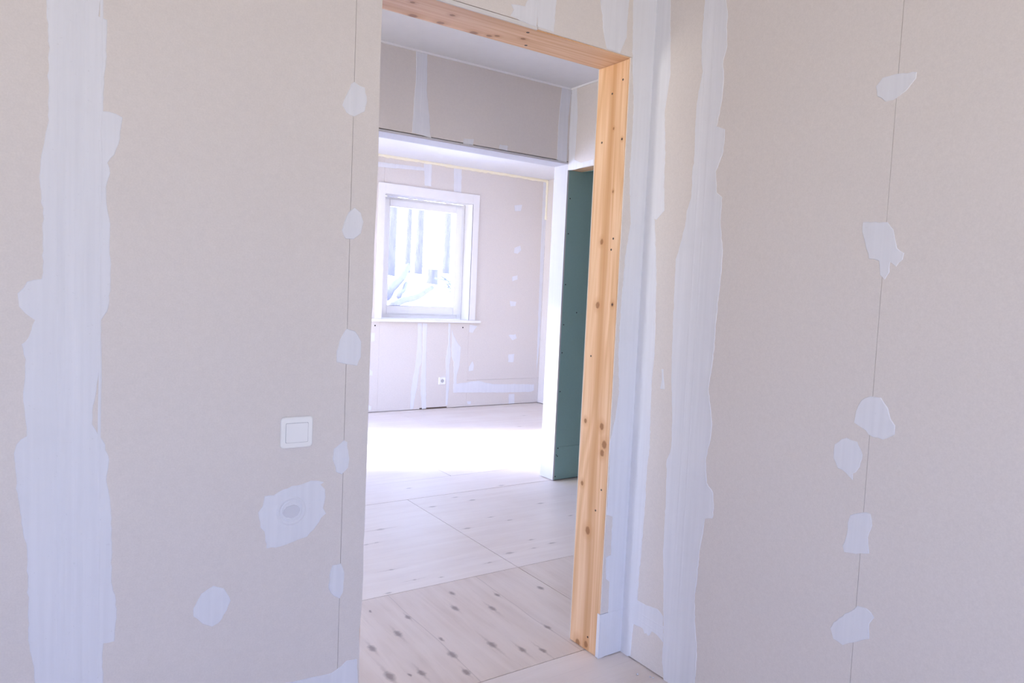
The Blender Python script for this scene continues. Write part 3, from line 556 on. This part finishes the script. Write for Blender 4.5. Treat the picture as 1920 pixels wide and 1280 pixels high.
# ---------------------------------------------------------------- foam bead squeezed out at the far room's ceiling line
def foam(pts, r, name, parent, seed):
    rnd = random.Random(seed); bm = bmesh.new(); rings = []
    for i, p in enumerate(pts):
        p = Vector(p); d = (Vector(pts[min(i+1, len(pts)-1)])-Vector(pts[max(i-1, 0)])).normalized()
        s = Vector((0, 1, 0)) if abs(d.y) < .9 else Vector((1, 0, 0)); u = d.cross(s).normalized(); v = d.cross(u); rr_ = r*(.75+.5*rnd.random())
        rings.append([bm.verts.new(p+rr_*(math.cos(t*.7854)*u+math.sin(t*.7854)*v)*(.85+.3*rnd.random())) for t in range(8)])
    loft(bm, rings, False); return obj(name, bm, FOAM, parent, smooth=True)
foam([(XL+.05+i*.04, YF-.003, CF-.004) for i in range(101)], .021, 'foam_bead', wall_far, 1)
foam([(XR-.003, YF-.003, CF-.01-i*.03) for i in range(16)], .016, 'foam_bead', wall_far, 2)

# ---------------------------------------------------------------- outside: a snowy clearing and pines
bm = bmesh.new(); N = 28; vs = {}
rn = random.Random(11)
for i in range(N+1):
    for j in range(N+1):
        x = -6+i*34/N; y = YF2+.05+ (j/N)**1.5*52; d = y-7; z = -.45+2.4*(1-math.exp(-d/6)) + .03*d*0 + (.12*math.sin(x*1.3+y*.7)+rn.uniform(-.05, .05))*min(1, d/3)
        vs[i, j] = bm.verts.new((x, y, z))
for i in range(N):
    for j in range(N): bm.faces.new((vs[i, j], vs[i+1, j], vs[i+1, j+1], vs[i, j+1]))
gr = obj('snow_ground', bm, SNOW, smooth=True); gr['kind'] = 'structure'
def gz(y): return -.45+2.4*(1-math.exp(-(y-7)/6))
def tube(pts, rads, n=9, seed=0):
    bm = bmesh.new(); rnd = random.Random(seed); rings = []
    for i, p in enumerate(pts):
        p = Vector(p); d = (Vector(pts[min(i+1, len(pts)-1)])-Vector(pts[max(i-1, 0)])).normalized(); s = Vector((1, 0, 0)) if abs(d.x) < .8 else Vector((0, 0, 1)); u = d.cross(s).normalized(); v = d.cross(u)
        rings.append([bm.verts.new(p+rads[i]*(math.cos(t*6.2832/n)*u+math.sin(t*6.2832/n)*v)*(.93+.14*rnd.random())) for t in range(n)])
    loft(bm, rings); bm.faces.new(rings[0][::-1]); return bm
def pine(x, y, r, h, lean, label, seed):
    rnd = random.Random(seed); z = gz(y)-.25; base = (x, y, z); t = empty('pine_tree', base); tag(t, label, 'tree', 'pines beyond the window')
    o = obj('trunk', tube([(lean*h*k/10, 0, h*k/10) for k in range(11)], [r*(1-.07*k) for k in range(11)], seed=seed), BARK, t, smooth=True)
    bm = bmesh.new()
    for k in range(16):
        hh = h*(.30+.68*k/16); a = rnd.uniform(0, 6.28); L = (1.7-1.2*k/16)*rnd.uniform(.7, 1.1)
        m0 = tube([(lean*hh, 0, hh), (lean*hh+math.cos(a)*L*.5, math.sin(a)*L*.5, hh+.1), (lean*hh+math.cos(a)*L, math.sin(a)*L, hh-.15)], [r*.22, r*.14, .01], 5, seed+k)
        me = D.meshes.new('tmp'); m0.to_mesh(me); m0.free(); bm.from_mesh(me); D.meshes.remove(me)
    o = obj('branches', bm, BARK, t); o['kind'] = 'stuff'
    bm = bmesh.new()
    for k in range(420):
        u = rnd.random()**.8; hh = h*(.38+.62*u); a = rnd.uniform(0, 6.28); L = (1.9-1.5*u)*rnd.uniform(.3, 1); c = Vector((lean*hh+math.cos(a)*L, math.sin(a)*L, hh+rnd.uniform(-.2, .2)))
        for q in range(2):
            d1 = Vector((rnd.uniform(-1, 1), rnd.uniform(-1, 1), rnd.uniform(-.6, .4))).normalized()*.22; d2 = Vector((rnd.uniform(-1, 1), rnd.uniform(-1, 1), rnd.uniform(-1, 1))).normalized()*.07
            bm.faces.new([bm.verts.new(c+s) for s in (d1, d2, -d1, -d2)])
    o = obj('needles', bm, NEEDLE, t); o['kind'] = 'stuff'
pine(7.75, 17.5, .17, 13, .020, 'thick pale trunk closest behind the fallen logs, left in the window', 21)
pine(10.33, 21, .14, 14, .004, 'slender pine at the middle of the window view', 22)
pine(12.25, 24.9, .12, 13, -.006, 'thin pine right of the middle of the window view', 23)
pine(13.2, 19.0, .13, 14, .0, 'pine by the right edge of the window pane', 24)
pine(17.3, 32, .20, 15, .0, 'farthest pine, faint between the other trunks', 25)
pine(13.4, 28.3, .13, 14, .01, 'thin far pine, leftmost of the back row', 26)
def log(p0, p1, r0_, r1_, label, seed):
    a, b = Vector(p0), Vector(p1); base = tuple(a)
    pts = [tuple((b-a)*k/8 + Vector((0, 0, .03*math.sin(k)))) for k in range(9)]
    o = obj('fallen_log', tube(pts, [r0_+(r1_-r0_)*k/8 for k in range(9)], seed=seed), LOGM, smooth=True); o.location = base
    tag(o, label, 'log', 'felled logs in the snow')
log((5.72, 13, gz(13)+.06), (7.6, 16, 1.80), .11, .08, 'felled log leaning up to the right, left in the window view', 31)
log((5.40, 12, gz(12)+.04), (6.98, 13.5, gz(13.5)+.16), .07, .05, 'thin felled log lying low across the window view', 32)
log((5.95, 12.9, gz(13)+.05), (6.9, 14.6, gz(14.6)+.10), .05, .04, 'short dark log lying just under the leaning one', 33)
bm = tube([(0, 0, -.15), (0, 0, 0), (.01, 0, .2), (.01, 0, .38)], [.17, .145, .13, .125], 12, 34)
st = obj('tree_stump', bm, BARK, smooth=False); st.location = (8.27, 16, gz(16)); tag(st, 'short dark stump standing among the brushwood outside', 'stump')
bm = bmesh.new(); rb = random.Random(35)
for k in range(70):
    y = rb.uniform(13.2, 15.0); x = 7.55+(y-13.2)*.42+rb.uniform(-.2, .55); z = gz(y)+rb.uniform(0, .28)
    d = Vector((rb.uniform(-1, 1), rb.uniform(-.6, .6), rb.uniform(-.25, .6))).normalized()*rb.uniform(.2, .6)
    m0 = tube([Vector((x, y, z))-d*.5, Vector((x, y, z+.02)), Vector((x, y, z))+d*.5], [.022, .018, .006], 5, k)
    me = D.meshes.new('tmp'); m0.to_mesh(me); m0.free(); bm.from_mesh(me); D.meshes.remove(me)
o = obj('brushwood', bm, BRUSH); o['kind'] = 'stuff'; o['label'] = 'tangle of snowy brushwood beside the stump'; o['category'] = 'brushwood'
